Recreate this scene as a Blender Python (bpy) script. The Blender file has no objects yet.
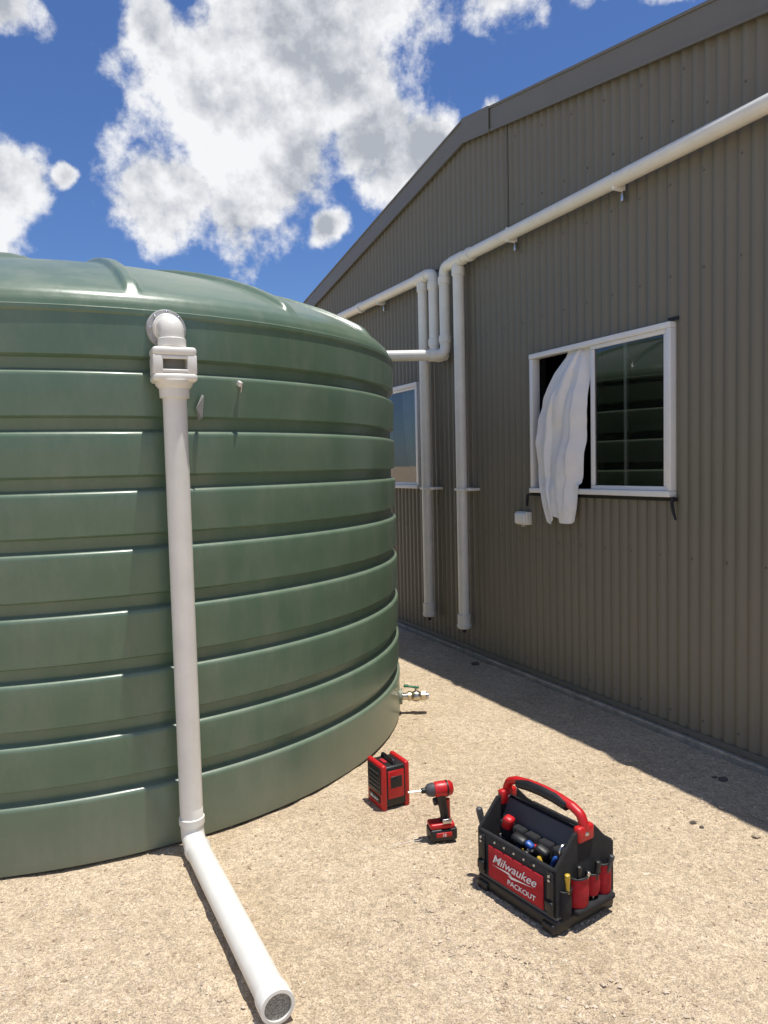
import bpy, bmesh, math, random
from mathutils import Vector, Matrix, noise
random.seed(7)
scene = bpy.context.scene
R = math.radians

# ------------------------------------------------------------------ helpers
def link(o):
    scene.collection.objects.link(o); return o

def empty(name, loc=(0,0,0), rotz=0.0):
    e = bpy.data.objects.new(name, None); link(e)
    e.empty_display_size = .1
    e.location = loc; e.rotation_euler = (0,0,rotz)
    return e

def mk(name, verts, faces, mat=None, parent=None, smooth=False, sharp=None):
    me = bpy.data.meshes.new(name)
    me.from_pydata([tuple(v) for v in verts], [], faces)
    me.update()
    if smooth:
        me.polygons.foreach_set("use_smooth", [True]*len(me.polygons))
        if sharp: me.set_sharp_from_angle(angle=R(sharp))
    o = bpy.data.objects.new(name, me); link(o)
    if mat: me.materials.append(mat)
    if parent: o.parent = parent
    return o

def rbox(name, c, s, mat, parent=None, bevel=.004, rot=(0,0,0), seg=2, taper=None):
    bm = bmesh.new()
    bmesh.ops.create_cube(bm, size=1)
    for v in bm.verts:
        v.co = Vector((v.co.x*s[0], v.co.y*s[1], v.co.z*s[2]))
        if taper and v.co.z > 0:
            v.co.x *= taper[0]; v.co.y *= taper[1]
    if bevel > 0:
        bmesh.ops.bevel(bm, geom=bm.edges[:], offset=bevel, segments=seg, affect='EDGES', profile=.5)
    me = bpy.data.meshes.new(name); bm.to_mesh(me); bm.free()
    me.polygons.foreach_set("use_smooth", [True]*len(me.polygons))
    me.set_sharp_from_angle(angle=R(50))
    me.materials.append(mat)
    o = bpy.data.objects.new(name, me); link(o)
    o.location = c; o.rotation_euler = rot
    if parent: o.parent = parent
    return o

def rounded(pts, rad, n=8):
    pts = [Vector(p) for p in pts]
    out = [pts[0]]
    for i in range(1, len(pts)-1):
        p = pts[i]; a = (pts[i-1]-p); b = (pts[i+1]-p)
        la, lb = a.length, b.length
        a.normalize(); b.normalize()
        ang = a.angle(b)
        d = min(rad/math.tan(ang/2), la*.49, lb*.49)
        p0 = p+a*d; p2 = p+b*d
        for k in range(n+1):
            t = k/n
            out.append(p0*(1-t)**2 + p*2*t*(1-t) + p2*t*t)
    out.append(pts[-1])
    return out

def sweep(name, pts, rad, mat, parent=None, seg=28, caps=True):
    pts = [Vector(p) for p in pts]
    n = len(pts)
    if not isinstance(rad, (list, tuple)): rad = [rad]*n
    tang = []
    for i in range(n):
        a = pts[max(0,i-1)]; b = pts[min(n-1,i+1)]
        t = b-a
        if t.length < 1e-9: t = tang[-1] if tang else Vector((0,0,1))
        tang.append(t.normalized())
    ref = Vector((0,0,1)) if abs(tang[0].z) < .9 else Vector((1,0,0))
    nrm = (ref - tang[0]*ref.dot(tang[0])).normalized()
    verts=[]; faces=[]
    for i in range(n):
        t = tang[i]
        nrm = (nrm - t*nrm.dot(t)).normalized()
        bn = t.cross(nrm)
        for k in range(seg):
            a = 2*math.pi*k/seg
            verts.append(pts[i] + (nrm*math.cos(a)+bn*math.sin(a))*rad[i])
    for i in range(n-1):
        for k in range(seg):
            k2=(k+1)%seg
            faces.append((i*seg+k, i*seg+k2, (i+1)*seg+k2, (i+1)*seg+k))
    if caps:
        faces.append(tuple(range(seg-1,-1,-1)))
        faces.append(tuple((n-1)*seg+k for k in range(seg)))
    return mk(name, verts, faces, mat, parent, smooth=True, sharp=40)

def cyl(name, a, b, rad, mat, parent=None, seg=24):
    a=Vector(a); b=Vector(b); d=(b-a).normalized()
    L=(b-a).length; e=min(.003,L*.15, rad*.3)
    return sweep(name,[a,a+d*e*.01,a+d*e,b-d*e,b-d*e*.01,b],[rad-e,rad-e*.98,rad,rad,rad-e*.98,rad-e],mat,parent,seg)

def join(objs, name):
    dst=objs[0]
    bm=bmesh.new(); mats=[]
    for o in objs:
        off=[]
        for m in o.data.materials:
            if m not in mats: mats.append(m)
            off.append(mats.index(m))
        me=o.data.copy(); me.transform(o.matrix_basis)
        for p in me.polygons: p.material_index = off[p.material_index] if off else 0
        bm.from_mesh(me)
        bpy.data.meshes.remove(me)
    me=bpy.data.meshes.new(name); bm.to_mesh(me); bm.free()
    for m in mats: me.materials.append(m)
    par=dst.parent
    for o in objs: bpy.data.objects.remove(o)
    o=bpy.data.objects.new(name,me); link(o)
    if par: o.parent=par
    return o

# ------------------------------------------------------------------ materials
def mat(name, col, rough=.5, metal=0., var=.0, vscale=8, bump=0., bscale=60, coat=0., spec=.5, col2=None):
    m = bpy.data.materials.new(name); m.use_nodes=True
    nt=m.node_tree; N=nt.nodes; L=nt.links
    b=N["Principled BSDF"]
    b.inputs["Base Color"].default_value=(*col,1)
    b.inputs["Roughness"].default_value=rough
    b.inputs["Metallic"].default_value=metal
    b.inputs["Coat Weight"].default_value=coat
    b.inputs["Specular IOR Level"].default_value=spec
    tc=N.new("ShaderNodeTexCoord")
    if var>0 or col2:
        no=N.new("ShaderNodeTexNoise"); no.inputs["Scale"].default_value=vscale; no.inputs["Detail"].default_value=6
        no.inputs["Roughness"].default_value=.65
        L.new(tc.outputs["Object"],no.inputs["Vector"])
        mr=N.new("ShaderNodeMapRange"); mr.inputs["From Min"].default_value=.3; mr.inputs["From Max"].default_value=.7
        L.new(no.outputs["Fac"],mr.inputs["Value"])
        mx=N.new("ShaderNodeMix"); mx.data_type='RGBA'
        c2 = col2 if col2 else tuple(min(1,c*(1+var)) for c in col)
        c1 = col if col2 else tuple(c*(1-var) for c in col)
        mx.inputs["A"].default_value=(*c1,1); mx.inputs["B"].default_value=(*c2,1)
        L.new(mr.outputs["Result"],mx.inputs["Factor"])
        L.new(mx.outputs["Result"],b.inputs["Base Color"])
        mr2=N.new("ShaderNodeMapRange"); mr2.inputs["To Min"].default_value=max(0.02,rough-.08); mr2.inputs["To Max"].default_value=min(1,rough+.12)
        L.new(no.outputs["Fac"],mr2.inputs["Value"]); L.new(mr2.outputs["Result"],b.inputs["Roughness"])
    if bump>0:
        nb=N.new("ShaderNodeTexNoise"); nb.inputs["Scale"].default_value=bscale; nb.inputs["Detail"].default_value=4
        L.new(tc.outputs["Object"],nb.inputs["Vector"])
        bp=N.new("ShaderNodeBump"); bp.inputs["Strength"].default_value=bump; bp.inputs["Distance"].default_value=.01
        L.new(nb.outputs["Fac"],bp.inputs["Height"]); L.new(bp.outputs["Normal"],b.inputs["Normal"])
    return m

M_pvc   = mat("pvc_white",(.80,.775,.70),.30,var=.07,vscale=5)
M_pvcdk = mat("pvc_grey",(.42,.42,.41),.6)
M_frame = mat("aluminium_white",(.82,.82,.80),.35,var=.03)
M_black = mat("black_membrane",(.012,.012,.013),.6)
M_trim  = mat("barge_capping",(.165,.156,.132),.42,var=.06,vscale=2)
M_roof  = mat("roof_sheet",(.16,.15,.13),.45)
M_conc  = mat("concrete",(.30,.27,.22),.9,var=.3,vscale=14,bump=.5,bscale=60)
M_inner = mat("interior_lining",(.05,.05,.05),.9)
M_screw = mat("screw_head",(.20,.18,.16),.35,metal=.3)
M_cloth = mat("curtain_fabric",(.80,.80,.80),.75,var=.04,vscale=10)
M_red   = mat("tool_red",(.52,.012,.014),.38,var=.12,vscale=30)
M_redfab= mat("fabric_red",(.42,.010,.018),.8,var=.2,vscale=60,bump=.4,bscale=500)
M_blk   = mat("tool_black",(.012,.012,.013),.45,var=.3,vscale=20)
M_fab   = mat("fabric_black",(.018,.018,.02),.85,var=.4,vscale=40,bump=.5,bscale=500)
M_grey  = mat("grey_plastic",(.07,.07,.075),.55)
M_steel = mat("steel",(.55,.55,.55),.28,metal=1.)
M_dkst  = mat("dark_steel",(.18,.17,.16),.45,metal=1.)
M_brass = mat("brass",(.62,.55,.42),.3,metal=1.)
M_green = mat("handle_green",(.03,.16,.08),.4)
M_teal  = mat("handle_teal",(.03,.25,.28),.4)
M_blue  = mat("handle_blue",(.02,.09,.35),.4)
M_yell  = mat("handle_yellow",(.55,.36,.03),.4)
M_white = mat("print_white",(.8,.8,.8),.5)
M_stone = mat("dark_stone",(.12,.10,.08),.9,var=.4,vscale=30,bump=.6,bscale=80)
M_sandst= mat("pale_stone",(.46,.37,.26),.9,var=.3,vscale=30,bump=.6,bscale=80)

# wall cladding
M_wall = mat("cladding_khaki_grey",(.182,.167,.126),.5,var=.05,vscale=1.2)
nt=M_wall.node_tree; N=nt.nodes; L=nt.links
b=N["Principled BSDF"]
src=b.inputs["Base Color"].links[0].from_socket
tc=N.new("ShaderNodeTexCoord"); sx=N.new("ShaderNodeSeparateXYZ"); L.new(tc.outputs["Object"],sx.inputs[0])
mr=N.new("ShaderNodeMapRange"); mr.inputs["From Min"].default_value=1.3; mr.inputs["From Max"].default_value=.0  # sandy lightening toward the base paints ground bounce into the colour
mr.inputs["To Max"].default_value=.40
L.new(sx.outputs["Z"],mr.inputs["Value"])
no=N.new("ShaderNodeTexNoise"); no.inputs["Scale"].default_value=3; no.inputs["Detail"].default_value=8
mp=N.new("ShaderNodeMapping"); mp.inputs["Scale"].default_value=(1.5,1.5,.5); L.new(tc.outputs["Object"],mp.inputs[0]); L.new(mp.outputs[0],no.inputs["Vector"])
mu=N.new("ShaderNodeMath"); mu.operation='MULTIPLY'; L.new(mr.outputs["Result"],mu.inputs[0]); L.new(no.outputs["Fac"],mu.inputs[1])
mx=N.new("ShaderNodeMix"); mx.data_type='RGBA'; L.new(mu.outputs[0],mx.inputs["Factor"]); L.new(src,mx.inputs["A"]); mx.inputs["B"].default_value=(.36,.29,.19,1)
L.new(mx.outputs["Result"],b.inputs["Base Color"])

# tank plastic, dusty, with rib highlights painted into the colour
M_tank = mat("tank_green_poly",(.098,.162,.100),.30,col2=(.128,.198,.130),vscale=1.7,bump=.06,bscale=30,coat=.22)
nt=M_tank.node_tree; N=nt.nodes; L=nt.links
b=N["Principled BSDF"]; b.inputs["Coat Roughness"].default_value=.16
src=b.inputs["Base Color"].links[0].from_socket
tc=N.new("ShaderNodeTexCoord")
no=N.new("ShaderNodeTexNoise"); no.inputs["Scale"].default_value=6; no.inputs["Detail"].default_value=9; no.inputs["Roughness"].default_value=.75
mp=N.new("ShaderNodeMapping"); mp.inputs["Scale"].default_value=(1.,1.,.35); L.new(tc.outputs["Object"],mp.inputs[0]); L.new(mp.outputs[0],no.inputs["Vector"])
mr=N.new("ShaderNodeMapRange"); mr.inputs["From Min"].default_value=.45; mr.inputs["From Max"].default_value=.8; mr.inputs["To Max"].default_value=.35
L.new(no.outputs["Fac"],mr.inputs["Value"])
sx=N.new("ShaderNodeSeparateXYZ"); L.new(tc.outputs["Object"],sx.inputs[0])
mz=N.new("ShaderNodeMapRange"); mz.inputs["From Min"].default_value=.35; mz.inputs["From Max"].default_value=0.; mz.inputs["To Max"].default_value=.45
L.new(sx.outputs["Z"],mz.inputs["Value"])
ge=N.new("ShaderNodeNewGeometry"); sn=N.new("ShaderNodeSeparateXYZ"); L.new(ge.outputs["Normal"],sn.inputs[0])
mn=N.new("ShaderNodeMapRange"); mn.inputs["From Min"].default_value=.15; mn.inputs["From Max"].default_value=1.; mn.inputs["To Max"].default_value=.22  # paler colour on up-facing faces paints in the highlight along each ledge
L.new(sn.outputs["Z"],mn.inputs["Value"])
ad=N.new("ShaderNodeMath"); ad.operation='ADD'; L.new(mr.outputs["Result"],ad.inputs[0]); L.new(mz.outputs["Result"],ad.inputs[1])
ad2=N.new("ShaderNodeMath"); ad2.operation='ADD'; L.new(ad.outputs[0],ad2.inputs[0]); L.new(mn.outputs["Result"],ad2.inputs[1])
mx=N.new("ShaderNodeMix"); mx.data_type='RGBA'; L.new(ad2.outputs[0],mx.inputs["Factor"]); L.new(src,mx.inputs["A"]); mx.inputs["B"].default_value=(.30,.30,.23,1)
L.new(mx.outputs["Result"],b.inputs["Base Color"])
rr=N.new("ShaderNodeMath"); rr.operation='MULTIPLY_ADD'; L.new(ad2.outputs[0],rr.inputs[0]); rr.inputs[1].default_value=.40; rr.inputs[2].default_value=.28
L.new(rr.outputs[0],b.inputs["Roughness"])

# glass
M_glass=bpy.data.materials.new("window_glass"); M_glass.use_nodes=True
nt=M_glass.node_tree; N=nt.nodes; L=nt.links; N.clear()
out=N.new("ShaderNodeOutputMaterial"); ms=N.new("ShaderNodeMixShader"); tr=N.new("ShaderNodeBsdfTransparent"); gl=N.new("ShaderNodeBsdfGlossy")
fr=N.new("ShaderNodeFresnel"); fr.inputs["IOR"].default_value=2.2
tr.inputs["Color"].default_value=(.7,.75,.74,1); gl.inputs["Roughness"].default_value=.005
L.new(fr.outputs[0],ms.inputs[0]); L.new(tr.outputs[0],ms.inputs[1]); L.new(gl.outputs[0],ms.inputs[2]); L.new(ms.outputs[0],out.inputs[0])

# ground
M_ground=bpy.data.materials.new("ground_sand_gravel"); M_ground.use_nodes=True
nt=M_ground.node_tree; N=nt.nodes; L=nt.links; b=N["Principled BSDF"]
b.inputs["Roughness"].default_value=.95; b.inputs["Specular IOR Level"].default_value=.15
tc=N.new("ShaderNodeTexCoord")
def nz(scale,detail=6,rough=.6):
    n=N.new("ShaderNodeTexNoise"); n.inputs["Scale"].default_value=scale; n.inputs["Detail"].default_value=detail; n.inputs["Roughness"].default_value=rough
    L.new(tc.outputs["Object"],n.inputs["Vector"]); return n
n1=nz(1.3,6,.7); n2=nz(16,5,.72); n3=nz(170,2,.6)
cr=N.new("ShaderNodeValToRGB"); e=cr.color_ramp.elements
e[0].position=.3; e[0].color=(.60,.462,.305,1); e[1].position=.7; e[1].color=(.79,.64,.455,1)
L.new(n1.outputs["Fac"],cr.inputs[0])
def mul(a,bs,lo,hi,fmin=.3,fmax=.7):
    mr=N.new("ShaderNodeMapRange"); mr.inputs["From Min"].default_value=fmin; mr.inputs["From Max"].default_value=fmax
    mr.inputs["To Min"].default_value=lo; mr.inputs["To Max"].default_value=hi
    L.new(bs,mr.inputs["Value"])
    v=N.new("ShaderNodeVectorMath"); v.operation='SCALE'; L.new(a,v.inputs[0]); L.new(mr.outputs["Result"],v.inputs["Scale"]); return v.outputs[0]
c=mul(cr.outputs[0],n2.outputs["Fac"],.84,1.08)
c=mul(c,n3.outputs["Fac"],.62,1.26)
vo=N.new("ShaderNodeTexVoronoi"); vo.inputs["Scale"].default_value=75; L.new(tc.outputs["Object"],vo.inputs["Vector"])
sv=N.new("ShaderNodeSeparateColor"); L.new(vo.outputs["Color"],sv.inputs[0])
c=mul(c,sv.outputs[0],.80,1.12,0,1)
L.new(c,b.inputs["Base Color"])
h1=N.new("ShaderNodeMath"); h1.operation='MULTIPLY_ADD'; L.new(vo.outputs["Distance"],h1.inputs[0]); h1.inputs[1].default_value=-.6; L.new(n3.outputs["Fac"],h1.inputs[2])
bp=N.new("ShaderNodeBump"); bp.inputs["Strength"].default_value=.8; bp.inputs["Distance"].default_value=.007; L.new(h1.outputs[0],bp.inputs["Height"])
bp2=N.new("ShaderNodeBump"); bp2.inputs["Strength"].default_value=.7; bp2.inputs["Distance"].default_value=.05; L.new(n2.outputs["Fac"],bp2.inputs["Height"]); L.new(bp.outputs[0],bp2.inputs["Normal"])
L.new(bp2.outputs[0],b.inputs["Normal"])

M_peb=bpy.data.materials.new("pebbles"); M_peb.use_nodes=True
nt=M_peb.node_tree; N=nt.nodes; L=nt.links; b=N["Principled BSDF"]; b.inputs["Roughness"].default_value=.9
tc=N.new("ShaderNodeTexCoord"); vo=N.new("ShaderNodeTexNoise"); vo.inputs["Scale"].default_value=23; L.new(tc.outputs["Object"],vo.inputs["Vector"])
cr=N.new("ShaderNodeValToRGB"); e=cr.color_ramp.elements
e[0].position=.3; e[0].color=(.36,.26,.165,1); e[1].position=.72; e[1].color=(.76,.64,.49,1)
L.new(vo.outputs["Fac"],cr.inputs[0]); L.new(cr.outputs[0],b.inputs["Base Color"])

# ------------------------------------------------------------------ ground
def axis(lo,hi,step,far):
    v=[]; x=lo
    while x<=hi: v.append(x); x+=step
    s=step; x=hi
    while x<far: s*=1.35; x+=s; v.append(x)
    s=step; x=lo; pre=[]
    while x>-far: s*=1.35; x-=s; pre.append(x)
    return pre[::-1]+v
fr_=random.Random(5)
prints=[]
for i in range(44):
    y=1.6+fr_.random()**1.3*4.2; x=fr_.uniform(-.5,.6)*y
    if (x+1.95)**2+(y-4.82)**2<2.2**2 or x*.9011+y*.4337>3.1: continue
    if min(math.hypot(x-.55,y-2.65),math.hypot(x,y-3.45),math.hypot(x-.2,y-3.1))<.3: continue
    prints.append((x,y,fr_.random()*3.14))
def gz(x,y):
    r=math.hypot(x,y-4)
    k=max(0,1-r/40)
    h=k*(.008*noise.noise(Vector((x*2.1,y*2.1,0)))+.006*noise.noise(Vector((x*7,y*7,3))))
    if r<5:
        h+=.0045*noise.noise(Vector((x*15,y*15,8)))
        for px,py,a in prints:
            dx,dy=x-px,y-py
            if abs(dx)<.25 and abs(dy)<.25:
                u=(dx*math.cos(a)+dy*math.sin(a))/.14; v=(-dx*math.sin(a)+dy*math.cos(a))/.052
                q=u*u+v*v
                if q<1: h-=.011*(1-q)**.5
                elif q<2.4: h+=.004*math.sin((q-1)/1.4*math.pi)
    return h
xs=axis(-2.2,3.2,.03,3000); ys=axis(1.2,7.6,.03,3000)
V=[(x,y,gz(x,y)) for y in ys for x in xs]; nx=len(xs)
F=[(j*nx+i,j*nx+i+1,(j+1)*nx+i+1,(j+1)*nx+i) for j in range(len(ys)-1) for i in range(nx-1)]
mk("ground",V,F,M_ground,smooth=True)

V=[];F=[]
octv=[(1,0,0),(-1,0,0),(0,1,0),(0,-1,0),(0,0,1),(0,0,-1)]
octf=[(0,2,4),(2,1,4),(1,3,4),(3,0,4),(2,0,5),(1,2,5),(3,1,5),(0,3,5)]
def stone(x,y,s):
    a=random.random()*6.28; ca,sa=math.cos(a),math.sin(a); base=len(V)
    sx,sy,sz=s*random.uniform(.7,1.4),s*random.uniform(.6,1.1),s*random.uniform(.4,.8)
    z=gz(x,y)+sz*.25
    for v in octv:
        j=random.uniform(.7,1.2)
        X,Y,Z=v[0]*sx*j+random.uniform(-.3,.3)*s,v[1]*sy*j+random.uniform(-.3,.3)*s,v[2]*sz*j
        V.append((x+X*ca-Y*sa,y+X*sa+Y*ca,z+Z))
    for f in octf: F.append(tuple(base+i for i in f))
n=0
while n<30000:
    t=random.random()**1.6; y=1.55+t*5.6; x=random.uniform(-.62,.66)*y+.1
    if (x+1.95)**2+(y-4.82)**2<2.03**2: continue
    if x*.9011+y*.4337>3.27: continue
    d=noise.noise(Vector((x*1.3,y*1.3,9)))
    if random.random()>.55+d: continue
    stone(x,y,.0013+.0072*random.random()**4+.0012*(y/3)); n+=1
mk("gravel",V,F,M_peb)

# ------------------------------------------------------------------ building
P0=Vector((1.907,3.646,0)); ANG=math.atan2(.9011,-.4337)
house=empty("metal_shed",P0,ANG)
S_AP=2.685; HALF=5.5; S0=S_AP-HALF; S1=S_AP+HALF; ZAP=4.28; SL=.170
zr=lambda s: ZAP-SL*abs(s-S_AP)
PITCH=.076
win=[(.595,1.88,1.39,2.37),(3.57,4.86,1.39,2.37)]
def corr(name,ss,zint,yoff,phase,amp=.0082):
    V=[];F=[]
    cols={}
    def vid(s,z):
        k=(round(s,5),round(z,5))
        if k not in cols:
            cols[k]=len(V); p=(s+phase)/PITCH*2*math.pi
            V.append((s,yoff+amp*math.sin(p)+amp*.18*math.sin(2*p+1.5),z))
        return cols[k]
    for a,b_ in zip(ss[:-1],ss[1:]):
        ia=zint((a+b_)/2,a); ib=zint((a+b_)/2,b_)
        for (z0,z1),(w0,w1) in zip(ia,ib):
            F.append((vid(a,z0),vid(a,z1),vid(b_,w1),vid(b_,w0)))
    return mk(name,V,F,M_wall,house,smooth=True)
st=PITCH/10
ss=set(round(S0+i*st,5) for i in range(int((S1-S0)/st)+1))
for w in win: ss|={w[0],w[1]}
ss=sorted(ss)
def zl(mid,s):
    for w in win:
        if w[0]<mid<w[1]: return [(.04,w[2]),(w[3],3.30)]
    return [(.04,3.30)]
corr("cladding_lower",ss,zl,0,0)
def zu_r(mid,s): return [(3.285,zr(s)-.02)]
corr("cladding_upper",[s for s in ss if s<=2.14],zu_r,.013,.03)
corr("cladding_upper_far",[s for s in ss if s>=2.12],zu_r,.017,.012)
rbox("sheet_lap",(2.13,.030,(3.29+zr(2.13))/2),(.003,.004,zr(2.13)-3.33),M_trim,house,0)
rbox("sheet_lap",(-1.0,.0105,1.62),(.0025,.003,3.1),M_trim,house,0)

V=[];F=[]
def screw(s,y,z,r=.0065):
    base=len(V)
    for k in range(8):
        a=k*math.pi/4; V.append((s+r*math.cos(a),y,z+r*math.sin(a)))
    for k in range(8):
        a=k*math.pi/4; V.append((s+r*.7*math.cos(a),y+.006,z+r*.7*math.sin(a)))
    for k in range(8): F.append((base+k,base+(k+1)%8,base+8+(k+1)%8,base+8+k))
    F.append(tuple(base+8+k for k in range(8)))
s=S0+PITCH*.25; i=0
while s<S1-.05:
    p=s
    for z in (.16,1.05,2.62,3.12):
        if any(w[0]-.03<p<w[1]+.03 and w[2]-.05<z<w[3]+.05 for w in win): continue
        if i%3==(0 if z!=1.05 else 1): screw(p,.0085,z)
    i+=1; s+=PITCH
s=S0+PITCH*.25-.03; i=0
while s<2.1:
    if i%3==0:
        for z in (3.45,):
            if z<zr(s)-.15: screw(s,.022,z)
    if i%4==0 and zr(s)>3.9: screw(s,.022,zr(s)-.22)
    i+=1; s+=PITCH
mk("cladding_screws",V,F,M_screw,house)

DEP=-13.0
def quad(name,pts,m): return mk(name,pts,[tuple(range(len(pts)))],m,house)
quad("side_wall",[(S0,0,0),(S0,DEP,0),(S0,DEP,zr(S0)),(S0,0,zr(S0))],M_wall)
quad("side_wall_far",[(S1,0,0),(S1,0,zr(S1)),(S1,DEP,zr(S1)),(S1,DEP,0)],M_wall)
quad("back_wall",[(S0,DEP,0),(S1,DEP,0),(S1,DEP,zr(S1)),(S_AP,DEP,ZAP),(S0,DEP,zr(S0))],M_wall)
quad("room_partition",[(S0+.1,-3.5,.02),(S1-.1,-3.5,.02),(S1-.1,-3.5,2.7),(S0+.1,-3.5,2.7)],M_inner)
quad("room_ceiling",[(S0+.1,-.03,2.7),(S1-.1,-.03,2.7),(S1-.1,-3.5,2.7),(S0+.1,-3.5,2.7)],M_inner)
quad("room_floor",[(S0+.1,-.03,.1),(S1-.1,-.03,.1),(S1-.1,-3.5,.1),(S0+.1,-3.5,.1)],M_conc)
def slab(name,s0,z0,s1,z1,ya,yb,up,dn,m):
    V=[(s0,ya,z0-dn),(s1,ya,z1-dn),(s1,ya,z1+up),(s0,ya,z0+up),(s0,yb,z0-dn),(s1,yb,z1-dn),(s1,yb,z1+up),(s0,yb,z0+up)]
    F=[(0,1,2,3),(5,4,7,6),(4,0,3,7),(1,5,6,2),(3,2,6,7),(4,5,1,0)]
    return mk(name,V,F,m,house)
for tag,sa,sb in (("near",S0-.05,S_AP),("far",S_AP,S1+.05)):
    slab("roof_"+tag,sa,zr(sa),sb,zr(sb),-.02,DEP-.1,.02,.0,M_roof)
    slab("barge_face_"+tag,sa,zr(sa),sb,zr(sb),.052,.03,.035,.125,M_trim)
    slab("barge_lip_"+tag,sa,zr(sa),sb,zr(sb),.058,.0525,-.113,.131,M_trim)
    slab("barge_roll_"+tag,sa,zr(sa),sb,zr(sb),.060,-.13,.052,-.0355,M_trim)
slab("barge_joint",S_AP-.38,zr(S_AP-.38),S_AP-.002,zr(S_AP-.002),.0635,.0605,.056,.135,M_trim)
for s_,sg in ((S0,-1),(S1,1)):
    rbox("gutter",(s_+sg*.07,DEP/2,zr(s_)-.05),(.12,-DEP+.1,.1),M_trim,house,.01)
rbox("slab_edge",(S_AP,-.225,.012),(2*HALF+.06,.5,.06),M_conc,house,.006)
slab("base_flashing",S0,.075,S1,.075,.0145,.0105,.012,.02,M_trim)

def window(w,openleft):
    s0,s1,z0,z1=w
    f=.034; e="window"; parts=[]
    parts.append(rbox(e,((s0+s1)/2,.006,z1-f/2),(s1-s0,.07,f),M_frame,house,.003))
    parts.append(rbox(e,((s0+s1)/2,.010,z0+f/2),(s1-s0,.082,f),M_frame,house,.003))
    for s in (s0+f/2,s1-f/2):
        parts.append(rbox(e,(s,.004,(z0+z1)/2),(f,.066,z1-z0-2*f-.002),M_frame,house,.003))
    mid=(s0+s1)/2
    a,b_=s0+f+.001,mid+.02
    g=.024
    def sash(a,b_,y):
        parts.append(rbox(e,((a+b_)/2,y,z1-f-g/2-.001),(b_-a,.022,g),M_frame,house,.002))
        parts.append(rbox(e,((a+b_)/2,y,z0+f+g/2+.001),(b_-a,.022,g),M_frame,house,.002))
        for s in (a+g/2,b_-g/2-.004):
            parts.append(rbox(e,(s,y,(z0+z1)/2),(g+(.008 if s>a+g else 0),.0215,z1-z0-2*f-2*g-.004),M_frame,house,.002))
        mk("window_glass",[(a+g,y,z0+f+g),(a+g,y,z1-f-g),(b_-g,y,z1-f-g),(b_-g,y,z0+f+g)],[(0,1,2,3)],M_glass,house)
    sash(a,b_,.016)
    if openleft: sash(a+.34,b_+.012,-.012)
    else: sash(mid-.02,s1-f-.001,-.012)
    join(parts,"window_frame")
    for s in (s0-.004,s1+.004):
        rbox("window_liner",(s,-.06,(z0+z1)/2),(.006,.1,z1-z0),M_black,house,0)
window(win[0],True); window(win[1],False)
V=[];F=[]
for i in range(41):
    u=i/40
    for z,k in ((2.34,1.0),(2.0,.95),(1.72,.75),(1.60,.45)):
        V.append((3.62+.42*u*k,-.07+.018*math.sin(u*34)+.01*math.sin(u*13),z-.10*u*(z<1.9)))
for i in range(40):
    for j in range(3):
        a=i*4+j; F.append((a,a+4,a+5,a+1))
mk("inner_blind",V,F,M_cloth,house,smooth=True)
w=win[0]
slab("window_membrane",w[0]-.03,w[2]-.012,w[1]+.02,w[2]-.012,.0155,.0105,.009,.012,M_black)
slab("window_membrane",w[0]-.035,w[3]+.01,w[0]+.04,w[3]+.01,.014,.0105,.014,.006,M_black)
sweep("window_membrane",[(w[0]-.02,.03,w[2]+.0),(w[0]-.022,.05,w[2]-.03),(w[0]-.028,.045,w[2]-.08),(w[0]-.05,.05,w[2]-.125)],[.008,.010,.009,.007],M_black,house,8)
sweep("window_membrane",[(w[1]-.03,.03,w[2]-.005),(w[1]+.03,.04,w[2]-.02),(w[1]+.04,.04,w[2]-.07),(w[1]+.035,.045,w[2]-.10)],[.008,.010,.010,.007],M_black,house,8)

# curtain
curt=empty("curtain",P0,ANG)
keys=[(2.345,1.50,1.30,-.01),(2.30,1.53,1.295,.03),(2.2,1.61,1.29,.06),(2.05,1.70,1.295,.075),(1.9,1.745,1.30,.085),(1.7,1.76,1.315,.09),(1.5,1.75,1.335,.09),(1.42,1.725,1.35,.10),(1.3,1.69,1.36,.10),(1.21,1.66,1.38,.09)]
def kf(z):
    for a,b_ in zip(keys[:-1],keys[1:]):
        if a[0]>=z>=b_[0]:
            t=(a[0]-z)/(a[0]-b_[0]); return [a[i]*(1-t)+b_[i]*t for i in range(1,4)]
    return keys[-1][1:]
NU,NV=120,90; V=[];F=[]
for j in range(NV+1):
    v=j/NV; z=2.345-(2.345-1.21)*v
    L_,R_,yo=kf(z)
    for i in range(NU+1):
        u=i/NU
        ph=noise.noise(Vector((u*1.2,v*1.6,4)))*1.8
        s=L_+(R_-L_)*u+.008*math.sin(u*30+ph+v*2)
        fold=.018*math.sin(u*16+ph*2.0+v*2.4)+.007*math.sin(u*37+v*3.5+ph*2)+.024*noise.noise(Vector((u*3,v*5,1)))+.007*noise.noise(Vector((u*9,v*14,5)))
        fold*=min(1,.35+v*3)
        edge=-.05*(abs(u-.5)*2)**3
        zz=z-.03*math.sin(u*9+1)*max(0,v-.85)/.15*.8 - .02*noise.noise(Vector((u*6,0,0)))*(v>.8)*(v-.8)*5
        V.append((s,max(yo+fold+edge, -.005 if z>1.45 else .055),zz))
for j in range(NV):
    for i in range(NU):
        a=j*(NU+1)+i; F.append((a,a+1,a+NU+2,a+NU+1))
mk("curtain_cloth",V,F,M_cloth,curt,smooth=True)

ob=empty("outdoor_power_outlet",P0,ANG)
rbox("back_box",(1.975,.03,1.20),(.14,.05,.095),M_pvc,ob,.008)
rbox("front_cover",(1.975,.062,1.20),(.12,.016,.077),M_frame,ob,.006)
rbox("conduit_entry",(1.975,.03,1.147),(.03,.03,.02),M_pvcdk,ob,.004)

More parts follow.
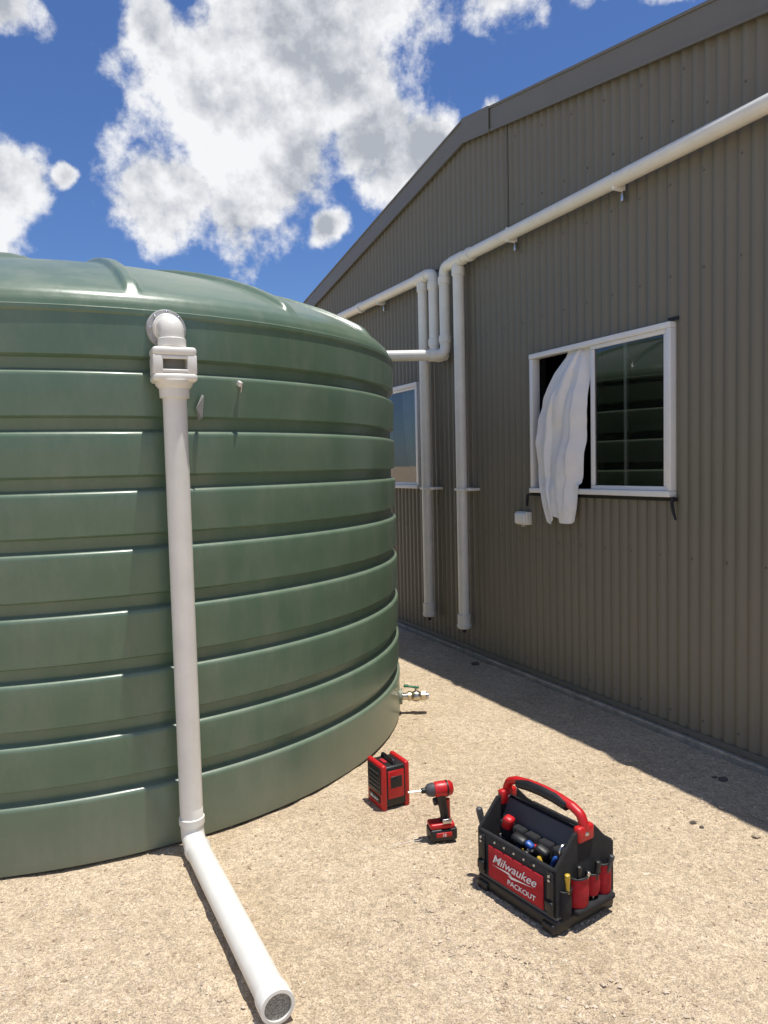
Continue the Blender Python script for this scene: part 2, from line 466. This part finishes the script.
# ------------------------------------------------------------------ downpipes
dp=empty("rainwater_pipes",P0,ANG)
r=.045; Y=.095; ZH=3.24; ZT=2.52
sweep("pipe_run_right",rounded([(S0-.1,Y-.02,3.30),(S0+.3,Y,ZH+.02),(2.94,Y,ZH),(2.94,Y,ZT),(2.94+.40*1.62,Y+.916*1.62,ZT)],.075),r,M_pvc,dp)
sweep("pipe_run_left",rounded([(S1+.08,Y-.02,3.30),(S1-.3,Y,ZH+.04),(3.12,Y,ZH),(3.12,Y,ZT+.001),(2.96,Y,ZT+.001)],.075),r,M_pvc,dp)
for s in (2.72,3.31):
    sweep("downpipe_tube",[(s,Y,ZH-.02),(s,Y,.30)],r,M_pvc,dp)
    cyl("tee_collar",(s,Y,ZH-.12),(s,Y,ZH-.055),.053,M_pvc,dp)
    cyl("tee_body",(s-.09,Y,ZH),(s+.09,Y,ZH),.053,M_pvc,dp)
    cyl("end_cap",(s,Y,.37),(s,Y,.25),.054,M_pvc,dp)
    cyl("end_cap_ring",(s,Y,.285),(s,Y,.262),.060,M_pvc,dp)
    cyl("drip_outlet",(s,Y,.25),(s,Y,.215),.016,M_blk,dp)
    rbox("saddle_clip",(s-.055,.055,1.40),(.16,.10,.022),M_pvc,dp,.003)
    rbox("saddle_clip",(s,Y,1.40),(.102,.102,.024),M_frame,dp,.02,seg=4)
for (a,b_) in (((2.94,Y,ZT+.16),(2.94,Y,ZT+.10)),((3.12,Y,ZT+.16),(3.12,Y,ZT+.10)),((2.94,Y,ZH-.14),(2.94,Y,ZH-.08)),((3.12,Y,ZH-.14),(3.12,Y,ZH-.08)),
               ((2.94+.4*.08,Y+.916*.08,ZT),(2.94+.4*.14,Y+.916*.14,ZT)),
               ((2.52,Y,ZH),(2.56,Y,ZH)),((4.6,Y,ZH+.01),(4.67,Y,ZH+.01))):
    cyl("coupling",a,b_,.053,M_pvc,dp)
for s in (-.9,.95,2.02,4.2,5.6):
    rbox("pipe_clip",(s,Y-.02,ZH),(.024,.10,.104),M_frame,dp,.012,seg=3)
    rbox("clip_tail",(s,.035,ZH-.075),(.020,.03,.06),M_steel,dp,.002)

# ------------------------------------------------------------------ tank
TC=Vector((-1.95,4.82,0)); RT=2.02
tank=empty("water_tank",TC)
ribs=[.29,.53,.78,1.04,1.29,1.53,1.77,2.01]
prof=[(1.90,0.0),(2.00,0.0),(RT+.004,.015),(RT+.008,.06)]
for i,z in enumerate(ribs):
    top=z
    if i>0:
        zz=ribs[i-1]+.052
        prof+= [(RT-.020,zz),(RT-.018,zz+.002),(RT-.004,zz+.005),(RT+.003,zz+.010)]
    prof+= [(RT+.006,(top-.10)),(RT+.009,top-.022),(RT+.008,top-.012),(RT+.003,top-.006),(RT-.007,top-.001),(RT-.020,top+.003),(RT-.026,top+.008)]
zz=2.06
prof+=[(RT-.022,zz),(RT-.018,zz+.003),(RT-.004,zz+.006),(RT+.005,zz+.012),(RT+.008,2.15),(RT+.006,2.235),(RT+.012,2.243),(RT+.012,2.258),(RT-.002,2.264)]
def lathe(name,prof,seg,m,parent,fn=None):
    V=[];F=[]
    for (rr,z) in prof:
        for k in range(seg):
            a=2*math.pi*k/seg
            dz=fn(rr,a) if fn else 0
            V.append((rr*math.cos(a),rr*math.sin(a),z+dz))
    for j in range(len(prof)-1):
        for k in range(seg):
            k2=(k+1)%seg; F.append((j*seg+k,j*seg+k2,(j+1)*seg+k2,(j+1)*seg+k))
    return mk(name,V,F,m,parent,smooth=True,sharp=35 if not fn else None)
lathe("tank_body",prof,256,M_tank,tank)
dk=[(2.018,2.264),(2.013,2.285),(1.995,2.32),(1.96,2.352),(1.90,2.388),(1.82,2.43),(1.7,2.485),(1.5,2.56),(1.3,2.62),(1.1,2.67),(.9,2.71),(.7,2.742),(.5,2.765),(.35,2.775),(.33,2.79),(.2,2.80),(0.001,2.80)]
d2=[]
for a,b_ in zip(dk[:-1],dk[1:]):
    for k in range(3): d2.append((a[0]+(b_[0]-a[0])*k/3,a[1]+(b_[1]-a[1])*k/3))
d2.append(dk[-1])
NR=16
def ribfn(rr,a):
    if rr>1.985 or rr<.36: return 0
    step=2*math.pi/NR; off=(a-R(6)+step/2)%step-step/2
    d=abs(off)*rr
    w=.040
    k=max(0,min(1,(1.985-rr)/.05))*max(0,min(1,(rr-.36)/.08))
    t=max(0,min(1,(w-d)/.020)); t=t*t*(3-2*t)
    return .028*k*t
lathe("tank_roof",d2,1280,M_tank,tank,ribfn)
lathe("inlet_lid",[(.30,2.795),(.30,2.815),(.27,2.825),(.001,2.825)],48,M_blk,tank)

def onwall(px,py,z,off):
    v=Vector((px,py,0))-TC; v.normalize(); return TC+v*(RT+off)+Vector((0,0,z))
cl=empty("metal_clip",onwall(-.64,3.30,1.965,.016),R(-35))
rbox("clip_plate",(0,0,.0),(.034,.008,.045),M_steel,cl,.003,rot=(0,R(15),0))
rbox("clip_tab",(.01,-.010,.012),(.020,.016,.022),M_pvc,cl,.003,rot=(0,R(35),0))
cl=empty("metal_clip",onwall(-.765,3.17,1.865,.020),R(-35))
mk("clip_sheet",[(-.03,0,-.05),(.02,-.02,-.045),(.03,-.015,.05),(.0,0,.06),(-.005,-.03,.0)],[(0,1,4),(1,2,4),(2,3,4),(3,0,4)],M_pvcdk,cl)

va=empty("tank_valve",(TC.x+RT-.01,TC.y-.10,.11))
cyl("tank_flange",(0,0,0),(.03,0,0),.05,M_tank,va)
cyl("nipple",(.03,0,0),(.07,0,0),.022,M_brass,va)
cyl("valve_nut",(.065,0,0),(.09,0,0),.033,M_brass,va,seg=6)
sweep("valve_body",[(.09,0,0),(.10,0,0),(.12,0,0),(.14,0,0),(.15,0,0)],[.024,.031,.036,.031,.024],M_brass,va)
cyl("valve_end",(.15,0,0),(.185,0,0),.032,M_brass,va,seg=6)
cyl("thread_cap",(.185,0,0),(.20,0,0),.024,M_steel,va)
cyl("stem",(.12,0,.02),(.12,0,.055),.009,M_steel,va)
rbox("lever",(.095,0,.062),(.09,.024,.010),M_green,va,.003,rot=(0,R(8),0))
rbox("lever_tip",(.055,0,.069),(.03,.030,.014),M_green,va,.004)

# ------------------------------------------------------------------ overflow pipe on tank
rad=Vector((.521,-.854,0)).normalized()
ov=empty("overflow_pipe",(0,0,0))
pc=TC+rad*(RT+.085)+Vector((.012,.004,0))
ZE=2.185
def P(off,z): return (pc.x+rad.x*off,pc.y+rad.y*off,z)
tx=Vector((-rad.y,rad.x,0))
cyl("tank_flange",P(-.088,ZE),P(-.060,ZE),.080,M_pvcdk,ov,seg=40)
for k in range(8):
    a=k*math.pi/4
    c0=Vector(P(-.060,ZE))+tx*.068*math.cos(a)+Vector((0,0,.068*math.sin(a)))
    cyl("flange_bolt",c0,c0+rad*.008,.006,M_steel,ov,seg=6)
cyl("flange_collar",P(-.062,ZE),P(-.035,ZE),.060,M_pvc,ov)
sweep("elbow",rounded([P(-.06,ZE),P(.005,ZE),P(.005,ZE-.10)],.06,10),.050,M_pvc,ov)
cyl("elbow_collar",P(.005,ZE-.050),P(.005,ZE-.085),.056,M_pvc,ov)
vb=empty("vent_box",P(.012,0),math.atan2(rad.y,rad.x)+math.pi/2-R(8)); vb.parent=ov
zc=2.025
rbox("vent_top",(0,0,zc+.052),(.172,.125,.036),M_pvc,vb,.014,seg=4)
rbox("vent_side",(-.066,0,zc),(.038,.122,.076),M_pvc,vb,.005)
rbox("vent_side",(.066,0,zc),(.038,.122,.076),M_pvc,vb,.005)
rbox("vent_bottom",(0,0,zc-.050),(.174,.128,.034),M_pvc,vb,.014,seg=4)
rbox("vent_back",(0,.052,zc),(.105,.01,.075),M_pvc,vb,.002)
rbox("slot_upper_lip",(0,-.056,zc+.028),(.104,.008,.014),M_pvc,vb,.003)
rbox("slot_lower_lip",(0,-.056,zc-.026),(.104,.008,.014),M_pvc,vb,.003)
rbox("vent_screen",(0,.02,zc),(.102,.004,.072),M_pvcdk,vb,.001)
sweep("vent_funnel",[(0,0,zc-.064),(0,0,zc-.080),(0,0,zc-.092),(0,0,zc-.128),(0,0,zc-.130)],[.076,.072,.060,.058,.050],M_pvc,vb,seg=36)
EB=Vector((-.338,2.035,.057))
pb=Vector((pc.x+rad.x*.012,pc.y+rad.y*.012,0))
st_=Vector((pb.x,pb.y,.058))
dr=(EB-st_).normalized()
sweep("pipe_tube",rounded([(pb.x,pb.y,zc-.10),(pb.x,pb.y,.20),(pb.x,pb.y,.058),EB-dr*.02],.075,10),.0475,M_pvc,ov,caps=False)
cyl("elbow_collar",(pb.x,pb.y,.160),(pb.x,pb.y,.128),.0525,M_pvc,ov)
cyl("elbow_collar",st_+dr*.078,st_+dr*.108,.0525,M_pvc,ov)
sweep("outlet_collar",[EB-dr*.060,EB-dr*.058,EB-dr*.003,EB,EB+dr*.0006],[.048,.0525,.0525,.051,.041],M_pvc,ov,seg=40,caps=False)
sweep("outlet_inner",[EB-dr*.014,EB+dr*.0006],.041,M_pvc,ov,seg=40,caps=False)
M_mesh=mat("screen_mesh",(.30,.30,.28),.6)
nt=M_mesh.node_tree; N=nt.nodes; L=nt.links; b=N["Principled BSDF"]
tc=N.new("ShaderNodeTexCoord"); ck=N.new("ShaderNodeTexVoronoi"); ck.inputs["Scale"].default_value=230; L.new(tc.outputs["Object"],ck.inputs["Vector"])
cr=N.new("ShaderNodeValToRGB"); cr.color_ramp.elements[0].color=(.08,.08,.07,1); cr.color_ramp.elements[0].position=.15; cr.color_ramp.elements[1].color=(.36,.35,.31,1); cr.color_ramp.elements[1].position=.7
L.new(ck.outputs["Distance"],cr.inputs[0]); L.new(cr.outputs[0],b.inputs["Base Color"])
sweep("outlet_screen",[EB-dr*.010,EB-dr*.006],.0405,M_mesh,ov,seg=40)

# ------------------------------------------------------------------ tool bag
bag=empty("tool_bag",(.560,2.650,.002),math.atan2(-.82,.57))
bag.scale=(1.09,1.20,1.0)
rbox("base_tray",(0,0,.028),(.365,.255,.055),M_blk,bag,.014,seg=3)
rbox("base_rim",(0,0,.058),(.358,.250,.012),M_grey,bag,.004)
for x in (-.15,.15):
    rbox("base_foot",(x,-.125,.02),(.05,.02,.035),M_blk,bag,.006)
rbox("front_wall",(0,-.119,.142),(.345,.012,.160),M_fab,bag,.004)
rbox("back_wall",(0,.119,.152),(.345,.012,.18),M_fab,bag,.004)
out=[(-.124,.06),(.124,.06),(.124,.235),(.085,.27),(.045,.320),(-.045,.320),(-.085,.27),(-.124,.225)]
for x0,nm in ((-.178,"end_wall"),(.166,"end_wall")):
    V=[(x0,a,c_) for a,c_ in out]+[(x0+.012,a,c_) for a,c_ in out]; n=len(out)
    F=[tuple(range(n-1,-1,-1)),tuple(range(n,2*n))]+[(i,(i+1)%n,n+(i+1)%n,n+i) for i in range(n)]
    mk(nm,V,F,M_fab,bag)
    tp=[(x0+.006,a,c_) for a,c_ in out[2:]]
    sweep("end_trim",tp,.006,M_fab,bag,8)
sweep("front_trim",[(-.172,-.119,.222),(.172,-.119,.222)],.007,M_fab,bag,8)
sweep("back_trim",[(-.172,.119,.242),(.172,.119,.242)],.007,M_fab,bag,8)
rbox("centre_divider",(0,.01,.19),(.33,.010,.25),M_fab,bag,.003)
rbox("organiser_panel",(-.0,-.022,.255),(.325,.006,.12),M_grey,bag,.002,rot=(R(-18),0,0))
for i,x in enumerate((-.12,-.06,0,.06,.12)):
    rbox("organiser_pocket",(x,-.045,.205),(.052,.03,.09),M_fab,bag,.008)
hp=[(-.172,0,.305),(-.172,0,.345),(-.160,0,.374),(-.125,0,.390),(-.06,0,.400),(.0,0,.403),(.06,0,.400),(.125,0,.390),(.160,0,.374),(.172,0,.345),(.172,0,.305)]
sweep("handle_bar",rounded(hp,.03,5),.0150,M_red,bag,16)
sweep("handle_grip",[(-.115,-.002,.384),(-.11,-.002,.385),(-.06,-.002,.394),(0,-.002,.397),(.06,-.002,.394),(.11,-.002,.385),(.115,-.002,.384)],[.010,.0190,.0205,.0205,.0205,.0190,.010],M_blk,bag,16)
for x in (-.172,.172):
    rbox("handle_mount",(x,0,.315),(.028,.066,.055),M_red,bag,.008)
    cyl("handle_bolt",(x-.016,0,.315),(x+.016,0,.315),.009,M_steel,bag,12)
rbox("badge_panel",(.005,-.128,.128),(.250,.006,.120),M_redfab,bag,.003)
def text(body,x,z,size,y,shear=0,par=bag,m=M_white,rot=(math.pi/2,0,0)):
    cu=bpy.data.curves.new("label",'FONT'); cu.body=body; cu.size=size; cu.extrude=.0006; cu.shear=shear; cu.align_x='CENTER'; cu.offset=.0002
    cu.materials.append(m)
    o=bpy.data.objects.new("badge_text",cu); link(o); o.parent=par; o.location=(x,y,z); o.rotation_euler=rot; return o
text("Milwaukee",.0,.134,.046,-.1320,.4)
text("PACKOUT",.035,.084,.027,-.1320,.1)
V=[(-.100,-.1318,.122),(-.02,-.1318,.129),(-.025,-.1318,.118),(.09,-.1318,.128),(-.01,-.1318,.110),(-.005,-.1318,.121)]
mk("badge_flash",V,[(0,1,5),(2,3,4)],M_white,bag)
for x in (-.152,.158):
    rbox("front_strap",(x,-.128,.14),(.026,.006,.15),M_blk,bag,.002)
    rbox("strap_buckle",(x,-.134,.10),(.032,.010,.035),M_blk,bag,.004)
    for z in (.19,.205):
        cyl("rivet",(x,-.131,z),(x,-.136,z),.005,M_steel,bag,10)
for x in (-.09,-.045,0,.045,.09):
    cyl("rivet",(x,-.125,.208),(x,-.130,.208),.0045,M_steel,bag,10)
def pouch(x,y,z0,z1,rr,m,sg):
    V=[];F=[];n=12;h=[(z0,.75),(z0+.012,.95),((z0+z1)/2,1.05),(z1,1.0)]
    for z,k in h:
        for i in range(n+1):
            a=-math.pi/2+math.pi*i/n
            V.append((x+sg*rr*.85*k*math.cos(a),y+rr*k*math.sin(a),z))
    for j in range(len(h)-1):
        for i in range(n): F.append((j*(n+1)+i,j*(n+1)+i+1,(j+1)*(n+1)+i+1,(j+1)*(n+1)+i))
    F.append(tuple(range(n+1)))
    mk("pouch",V,F,m,bag,smooth=True,sharp=60)
    sweep("pouch_rim",[V[(len(h)-1)*(n+1)+i] for i in range(n+1)],.0035,M_blk,bag,8)
def tool(a,b_,rr,m,m2=None,name="hand_tool"):
    a=Vector(a); b_=Vector(b_)
    sweep(name,[a,a+(b_-a)*.06,a+(b_-a)*.4,a+(b_-a)*.8,a+(b_-a)*.96,b_],[rr*.5,rr*.8,rr*.75,rr*1.05,rr,rr*.5],m,bag,12)
    if m2:
        d=(a-b_).normalized(); cyl(name+"_shaft",a,a+d*.09,rr*.35,m2,bag,10)
pouch(.178,-.088,.05,.150,.020,M_fab,1)
pouch(.178,-.030,.065,.178,.032,M_redfab,1)
pouch(.178,.030,.085,.165,.024,M_redfab,1)
pouch(.178,.080,.055,.182,.024,M_redfab,1)
rbox("pouch_band",(.192,.020,.062),(.030,.165,.022),M_fab,bag,.006)
for y in (-.078,-.005,.068):
    pouch(-.178,y,.05,.165,.034,M_redfab if y<0 else M_fab,-1)
tool((.190,-.088,.14),(.192,-.092,.212),.008,M_yell,M_steel)
tool((.190,-.042,.15),(.196,-.046,.225),.008,M_blk,M_steel)
tool((.194,-.022,.15),(.204,-.012,.195),.006,M_steel,M_steel)
tool((.192,.028,.14),(.198,.035,.212),.009,M_blk,M_steel)
tool((.195,.078,.15),(.207,.088,.214),.008,M_grey,M_steel)
tool((-.20,-.075,.15),(-.22,-.085,.275),.011,M_grey,M_steel)
tool((-.20,.0,.15),(-.215,.0,.29),.010,M_teal,M_steel)
tool((-.195,.05,.16),(-.20,.055,.27),.010,M_blk,M_steel)
for dy in (-.014,.016):
    pts=[(.155,-.055+dy+.015*math.cos(a),.268+.019*math.sin(a)) for a in [k*math.pi/8 for k in range(17)]]
    sweep("scissor_loop",pts,.0045,M_steel,bag,8,caps=False)
cyl("scissor_blade",(.155,-.054,.255),(.15,-.054,.15),.006,M_steel,bag,8)
cols=[M_red,M_blk,M_blue,M_blk,M_grey,M_blk,M_yell,M_blk,M_dkst,M_blk]
rr_=random.Random(3)
for i in range(22):
    x=-.150+.30*i/21; y=-.085+rr_.uniform(-.022,.022)
    tool((x,y,.12),(x+rr_.uniform(-.045,.045),y+rr_.uniform(-.018,.018),.165+rr_.uniform(0,.065)),.008+rr_.uniform(-.002,.003),cols[(i*7)%10])
rbox("torch",(-.10,-.060,.255),(.036,.032,.055),M_red,bag,.010,rot=(.2,.3,.3))
rbox("glove_lump",(-.03,-.075,.225),(.06,.035,.035),M_blk,bag,.012,rot=(.3,.2,.1))
rbox("tape_measure",(.07,-.075,.225),(.05,.032,.045),M_blk,bag,.01,rot=(.2,.4,.2))
rbox("blue_case",(.02,-.080,.230),(.030,.02,.024),M_blue,bag,.006,rot=(.3,.5,.2))
for i in range(7):
    x=-.14+.046*i
    tool((x,.07,.14),(x+rr_.uniform(-.02,.02),.07+rr_.uniform(-.02,.02),.23+rr_.uniform(0,.05)),.012,[M_blk,M_red,M_blk,M_teal,M_blk,M_grey,M_blk][i])

# ------------------------------------------------------------------ site speaker
sp=empty("jobsite_speaker",(-.010,3.44,.0),R(-62))
sp.scale=(1.0,1.0,1.10)
rbox("body",(0,0,.10),(.150,.135,.175),M_blk,sp,.012,seg=3)
rbox("front_bumper",(0,-.060,.10),(.158,.026,.195),M_red,sp,.010,seg=3)
rbox("rear_bumper",(0,.060,.10),(.158,.026,.195),M_red,sp,.010,seg=3)
rbox("grille",(0,-.0745,.125),(.128,.006,.115),M_blk,sp,.004)
rbox("label_strip",(0,-.0745,.045),(.112,.006,.030),M_blk,sp,.003)
text("Milwaukee",0,.039,.018,-.0782,.3,par=sp)
rbox("side_panel",(.0765,0,.11),(.006,.085,.12),M_red,sp,.004)
rbox("side_panel",(-.0765,0,.11),(.006,.085,.12),M_red,sp,.004)
rbox("side_vent",(.0805,0,.12),(.004,.06,.05),M_blk,sp,.002)
rbox("side_vent",(-.0805,0,.12),(.004,.06,.05),M_blk,sp,.002)
for k in range(5): rbox("grille_bar",(0,-.079,.088+.018*k),(.105,.004,.004),M_grey,sp,.001)
sweep("carry_handle",rounded([(-.06,0,.185),(-.055,0,.204),(.055,0,.204),(.06,0,.185)],.012,4),.007,M_blk,sp,10)
rbox("top_dial",(0,-.025,.19),(.05,.02,.006),M_redfab,sp,.002)

# ------------------------------------------------------------------ impact driver
dv=empty("impact_driver",(.210,3.09,.0),R(12))
rbox("battery",(.005,0,.030),(.120,.078,.052),M_blk,dv,.010,seg=3)
rbox("battery_side",(.005,-.0395,.034),(.070,.005,.020),M_red,dv,.003)
rbox("battery_side",(.005,.0395,.034),(.070,.005,.020),M_red,dv,.003)
text("18",.005,.027,.018,-.0428,0,par=dv)
rbox("foot",(.002,0,.066),(.108,.068,.024),M_red,dv,.009,seg=3)
hnd=[(.022,0,.07),(.020,0,.10),(.014,0,.14),(.006,0,.175),(.004,0,.20)]
sweep("handle",hnd,[.025,.019,.020,.022,.026],M_blk,dv,20)
sweep("handle_spine",[(.034,0,.08),(.033,0,.12),(.030,0,.17)],[.012,.011,.014],M_red,dv,14)
rbox("trigger",(-.020,0,.165),(.022,.016,.034),M_blk,dv,.006,rot=(0,R(-12),0))
sweep("motor_housing",[(.058,0,.218),(.056,0,.218),(.048,0,.218),(.02,0,.218),(-.015,0,.218),(-.026,0,.218)],[.012,.022,.030,.033,.032,.028],M_red,dv,24)
cyl("housing_band",(.026,0,.218),(.033,0,.218),.0345,M_blk,dv)
sweep("gear_case",[(-.024,0,.218),(-.030,0,.218),(-.052,0,.218),(-.062,0,.218),(-.064,0,.218)],[.026,.030,.026,.016,.010],M_grey,dv,24)
cyl("chuck",(-.062,0,.218),(-.082,0,.218),.0115,M_blk,dv,16)
cyl("driver_bit",(-.082,0,.218),(-.140,0,.218),.0035,M_steel,dv,6)
rbox("belt_clip",(.02,-.036,.09),(.04,.008,.02),M_steel,dv,.002)

wire=empty("tie_wire",(.02,3.02,.008))
sweep("wire",rounded([(-.03,0,0),(.04,.02,.003),(.10,.035,.004),(.13,.06,.008)],.03,5),.0013,M_dkst,wire,6)
def rock(name,x,y,s,m=M_stone):
    bm=bmesh.new(); bmesh.ops.create_icosphere(bm,subdivisions=3,radius=s)
    for v in bm.verts:
        k=1+.5*noise.noise(v.co/s*1.4+Vector((x*9,y*9,0)))
        v.co=Vector((v.co.x*k*1.3,v.co.y*k,v.co.z*k*.6))
    me=bpy.data.meshes.new(name); bm.to_mesh(me); bm.free(); me.materials.append(m)
    o=bpy.data.objects.new(name,me); link(o); o.location=(x,y,s*.25)
rock("rock",1.66,3.60,.018); rock("rock",1.63,3.63,.010)
rock("rock",1.33,3.17,.010); rock("rock",1.35,3.13,.008)
rock("rock",.70,5.85,.024)
rr2=random.Random(11)
for i in range(14):
    s=rr2.uniform(-.6,4.5); d=rr2.uniform(.06,.6)
    p=P0+Vector((-.4337,.9011,0))*s+Vector((-.9011,-.4337,0))*d
    rock("rock",p.x,p.y,rr2.uniform(.006,.013),M_sandst)

# ------------------------------------------------------------------ light + sky
sd=Vector((1,-.25,0)).normalized(); EL=R(81.3)
sv_=Vector((sd.x*math.cos(EL),sd.y*math.cos(EL),math.sin(EL)))
sun=bpy.data.lights.new("sun",'SUN'); sun.energy=5.0; sun.angle=R(.53); sun.color=(1,.965,.90)
so=bpy.data.objects.new("sun",sun); link(so); so.rotation_euler=sv_.to_track_quat('Z','Y').to_euler(); so.location=(3,0,12)

wd=bpy.data.worlds.new("World"); scene.world=wd; wd.use_nodes=True
nt=wd.node_tree; N=nt.nodes; L=nt.links; N.clear()
outw=N.new("ShaderNodeOutputWorld"); bg=N.new("ShaderNodeBackground"); L.new(bg.outputs[0],outw.inputs[0])
sky=N.new("ShaderNodeTexSky"); sky.sky_type='NISHITA'; sky.sun_disc=False; sky.sun_elevation=EL; sky.sun_rotation=math.atan2(sd.x,sd.y)
sky.air_density=1.0; sky.dust_density=.25; sky.ozone_density=3.0
STR=.10
bg.inputs["Strength"].default_value=STR
tc=N.new("ShaderNodeTexCoord")
dirv=N.new("ShaderNodeVectorMath"); dirv.operation='NORMALIZE'; L.new(tc.outputs["Generated"],dirv.inputs[0])
def math_(op,a,b_=None,c_=None,clamp=False):
    m=N.new("ShaderNodeMath"); m.operation=op; m.use_clamp=clamp
    for i,x in enumerate((a,b_,c_)):
        if x is None: continue
        if isinstance(x,(int,float)): m.inputs[i].default_value=x
        else: L.new(x,m.inputs[i])
    return m.outputs[0]
def vadd(a,v):
    m=N.new("ShaderNodeVectorMath"); m.operation='ADD'; L.new(a,m.inputs[0])
    if isinstance(v,tuple): m.inputs[1].default_value=v
    else: L.new(v,m.inputs[1])
    return m.outputs[0]
def fbm(vec,scale,detail=9,rough=.6,dist=0.):
    n=N.new("ShaderNodeTexNoise"); n.inputs["Scale"].default_value=scale; n.inputs["Detail"].default_value=detail
    n.inputs["Roughness"].default_value=rough; n.inputs["Distortion"].default_value=dist
    L.new(vec,n.inputs["Vector"]); return n
wn=fbm(dirv.outputs[0],7,3,.6)
ws=N.new("ShaderNodeVectorMath"); ws.operation='MULTIPLY_ADD'; L.new(wn.outputs["Color"],ws.inputs[0]); ws.inputs[1].default_value=(.06,.06,.06); ws.inputs[2].default_value=(-.03,-.03,-.03)
wdir=vadd(dirv.outputs[0],ws.outputs[0])
blobs=[(-7.,29.5,7.2),(-4,26.5,6.5),(-10.5,24,6.0),(-15.5,20.2,4.4),(-10.5,18.8,4.0),(0.,22.8,4.6),(-4,32,6.6),(-12,26.5,4.2),(-6.5,22.5,5.4),(3.8,22.2,3.0),(-8,37,8),
 (-25.8,29.4,2.5),(-26.2,19.7,2.9),(-27.5,15.6,2.8),(9.5,31.4,2.7),(16.5,32,2.2),(22,31,2.8),(8.6,24.8,1.2),(-3.9,17.6,1.6),(-16.,29.0,1.9),(-22,20.,.9),
 (60,25,9),(95,18,8),(130,30,11),(170,22,9),(210,28,12),(250,20,9),(290,30,10),(150,50,12),(240,55,10)]
field=None
for az,el,rd in blobs:
    a,e_=R(az),R(el); c0=(math.sin(a)*math.cos(e_),math.cos(a)*math.cos(e_),math.sin(e_))
    dn=N.new("ShaderNodeVectorMath"); dn.operation='DISTANCE'; L.new(wdir,dn.inputs[0]); dn.inputs[1].default_value=c0
    f=math_('MULTIPLY_ADD',dn.outputs["Value"],-1/R(rd),1.0)
    if field is None: field=f
    else:
        m=N.new("ShaderNodeMath"); m.operation='SMOOTH_MAX'; L.new(field,m.inputs[0]); L.new(f,m.inputs[1]); m.inputs[2].default_value=.25; field=m.outputs[0]
field=math_('MAXIMUM',field,-1.2)
n1=fbm(dirv.outputs[0],12,9,.62)
n1b=fbm(vadd(dirv.outputs[0],(-.006,0,-.018)),12,6,.6)
n1c=fbm(dirv.outputs[0],12,6,.6)
tot=math_('ADD',field,math_('MULTIPLY_ADD',n1.outputs["Fac"],2.3,-1.20))
mr=N.new("ShaderNodeMapRange"); mr.interpolation_type='SMOOTHSTEP'; mr.inputs["From Min"].default_value=-.12; mr.inputs["From Max"].default_value=.34
L.new(tot,mr.inputs["Value"])
rel=math_('SUBTRACT',n1c.outputs["Fac"],n1b.outputs["Fac"])
n2=fbm(dirv.outputs[0],5,3,.5)
core=N.new("ShaderNodeMapRange"); core.interpolation_type='SMOOTHSTEP'; core.inputs["From Min"].default_value=.15; core.inputs["From Max"].default_value=1.0; L.new(field,core.inputs["Value"])
n2m=N.new("ShaderNodeMapRange"); n2m.inputs["From Min"].default_value=.36; n2m.inputs["From Max"].default_value=.60; L.new(n2.outputs["Fac"],n2m.inputs["Value"])
sh=math_('MULTIPLY',core.outputs["Result"],n2m.outputs["Result"])
sh=math_('MULTIPLY_ADD',rel,-3.4,math_('MULTIPLY_ADD',sh,1.2,.10),clamp=True)
cc=N.new("ShaderNodeMix"); cc.data_type='RGBA'; L.new(sh,cc.inputs["Factor"])
k=1/STR
cc.inputs["A"].default_value=(.92*k,.93*k,.95*k,1); cc.inputs["B"].default_value=(.44*k,.47*k,.53*k,1)
sk=N.new("ShaderNodeMix"); sk.data_type='RGBA'; sk.blend_type='MULTIPLY'; sk.inputs["Factor"].default_value=1; L.new(sky.outputs[0],sk.inputs["A"]); sk.inputs["B"].default_value=(.66,.84,1.18,1)
fm=N.new("ShaderNodeMix"); fm.data_type='RGBA'; L.new(mr.outputs["Result"],fm.inputs["Factor"]); L.new(sk.outputs["Result"],fm.inputs["A"]); L.new(cc.outputs["Result"],fm.inputs["B"])
L.new(fm.outputs["Result"],bg.inputs["Color"])

# ------------------------------------------------------------------ camera
p=R(3.5); ro=.024
R0=Vector((1,0,0)); U0=Vector((0,math.sin(p),math.cos(p))); FW=Vector((0,math.cos(p),-math.sin(p)))
cr_,sr_=math.cos(ro),math.sin(ro)
X=R0*cr_-U0*sr_; Yv=R0*sr_+U0*cr_; Z=-FW
cam=bpy.data.cameras.new("camera"); co=bpy.data.objects.new("camera",cam); link(co)
M=Matrix((X,Yv,Z)).transposed().to_4x4(); M.translation=Vector((0,0,1.6)); co.matrix_world=M
cam.sensor_fit='VERTICAL'; cam.sensor_height=36; cam.lens=740/1024*36; cam.clip_start=.05; cam.clip_end=6000
scene.camera=co
scene.view_settings.view_transform='Standard'; scene.view_settings.look='None'; scene.view_settings.exposure=0
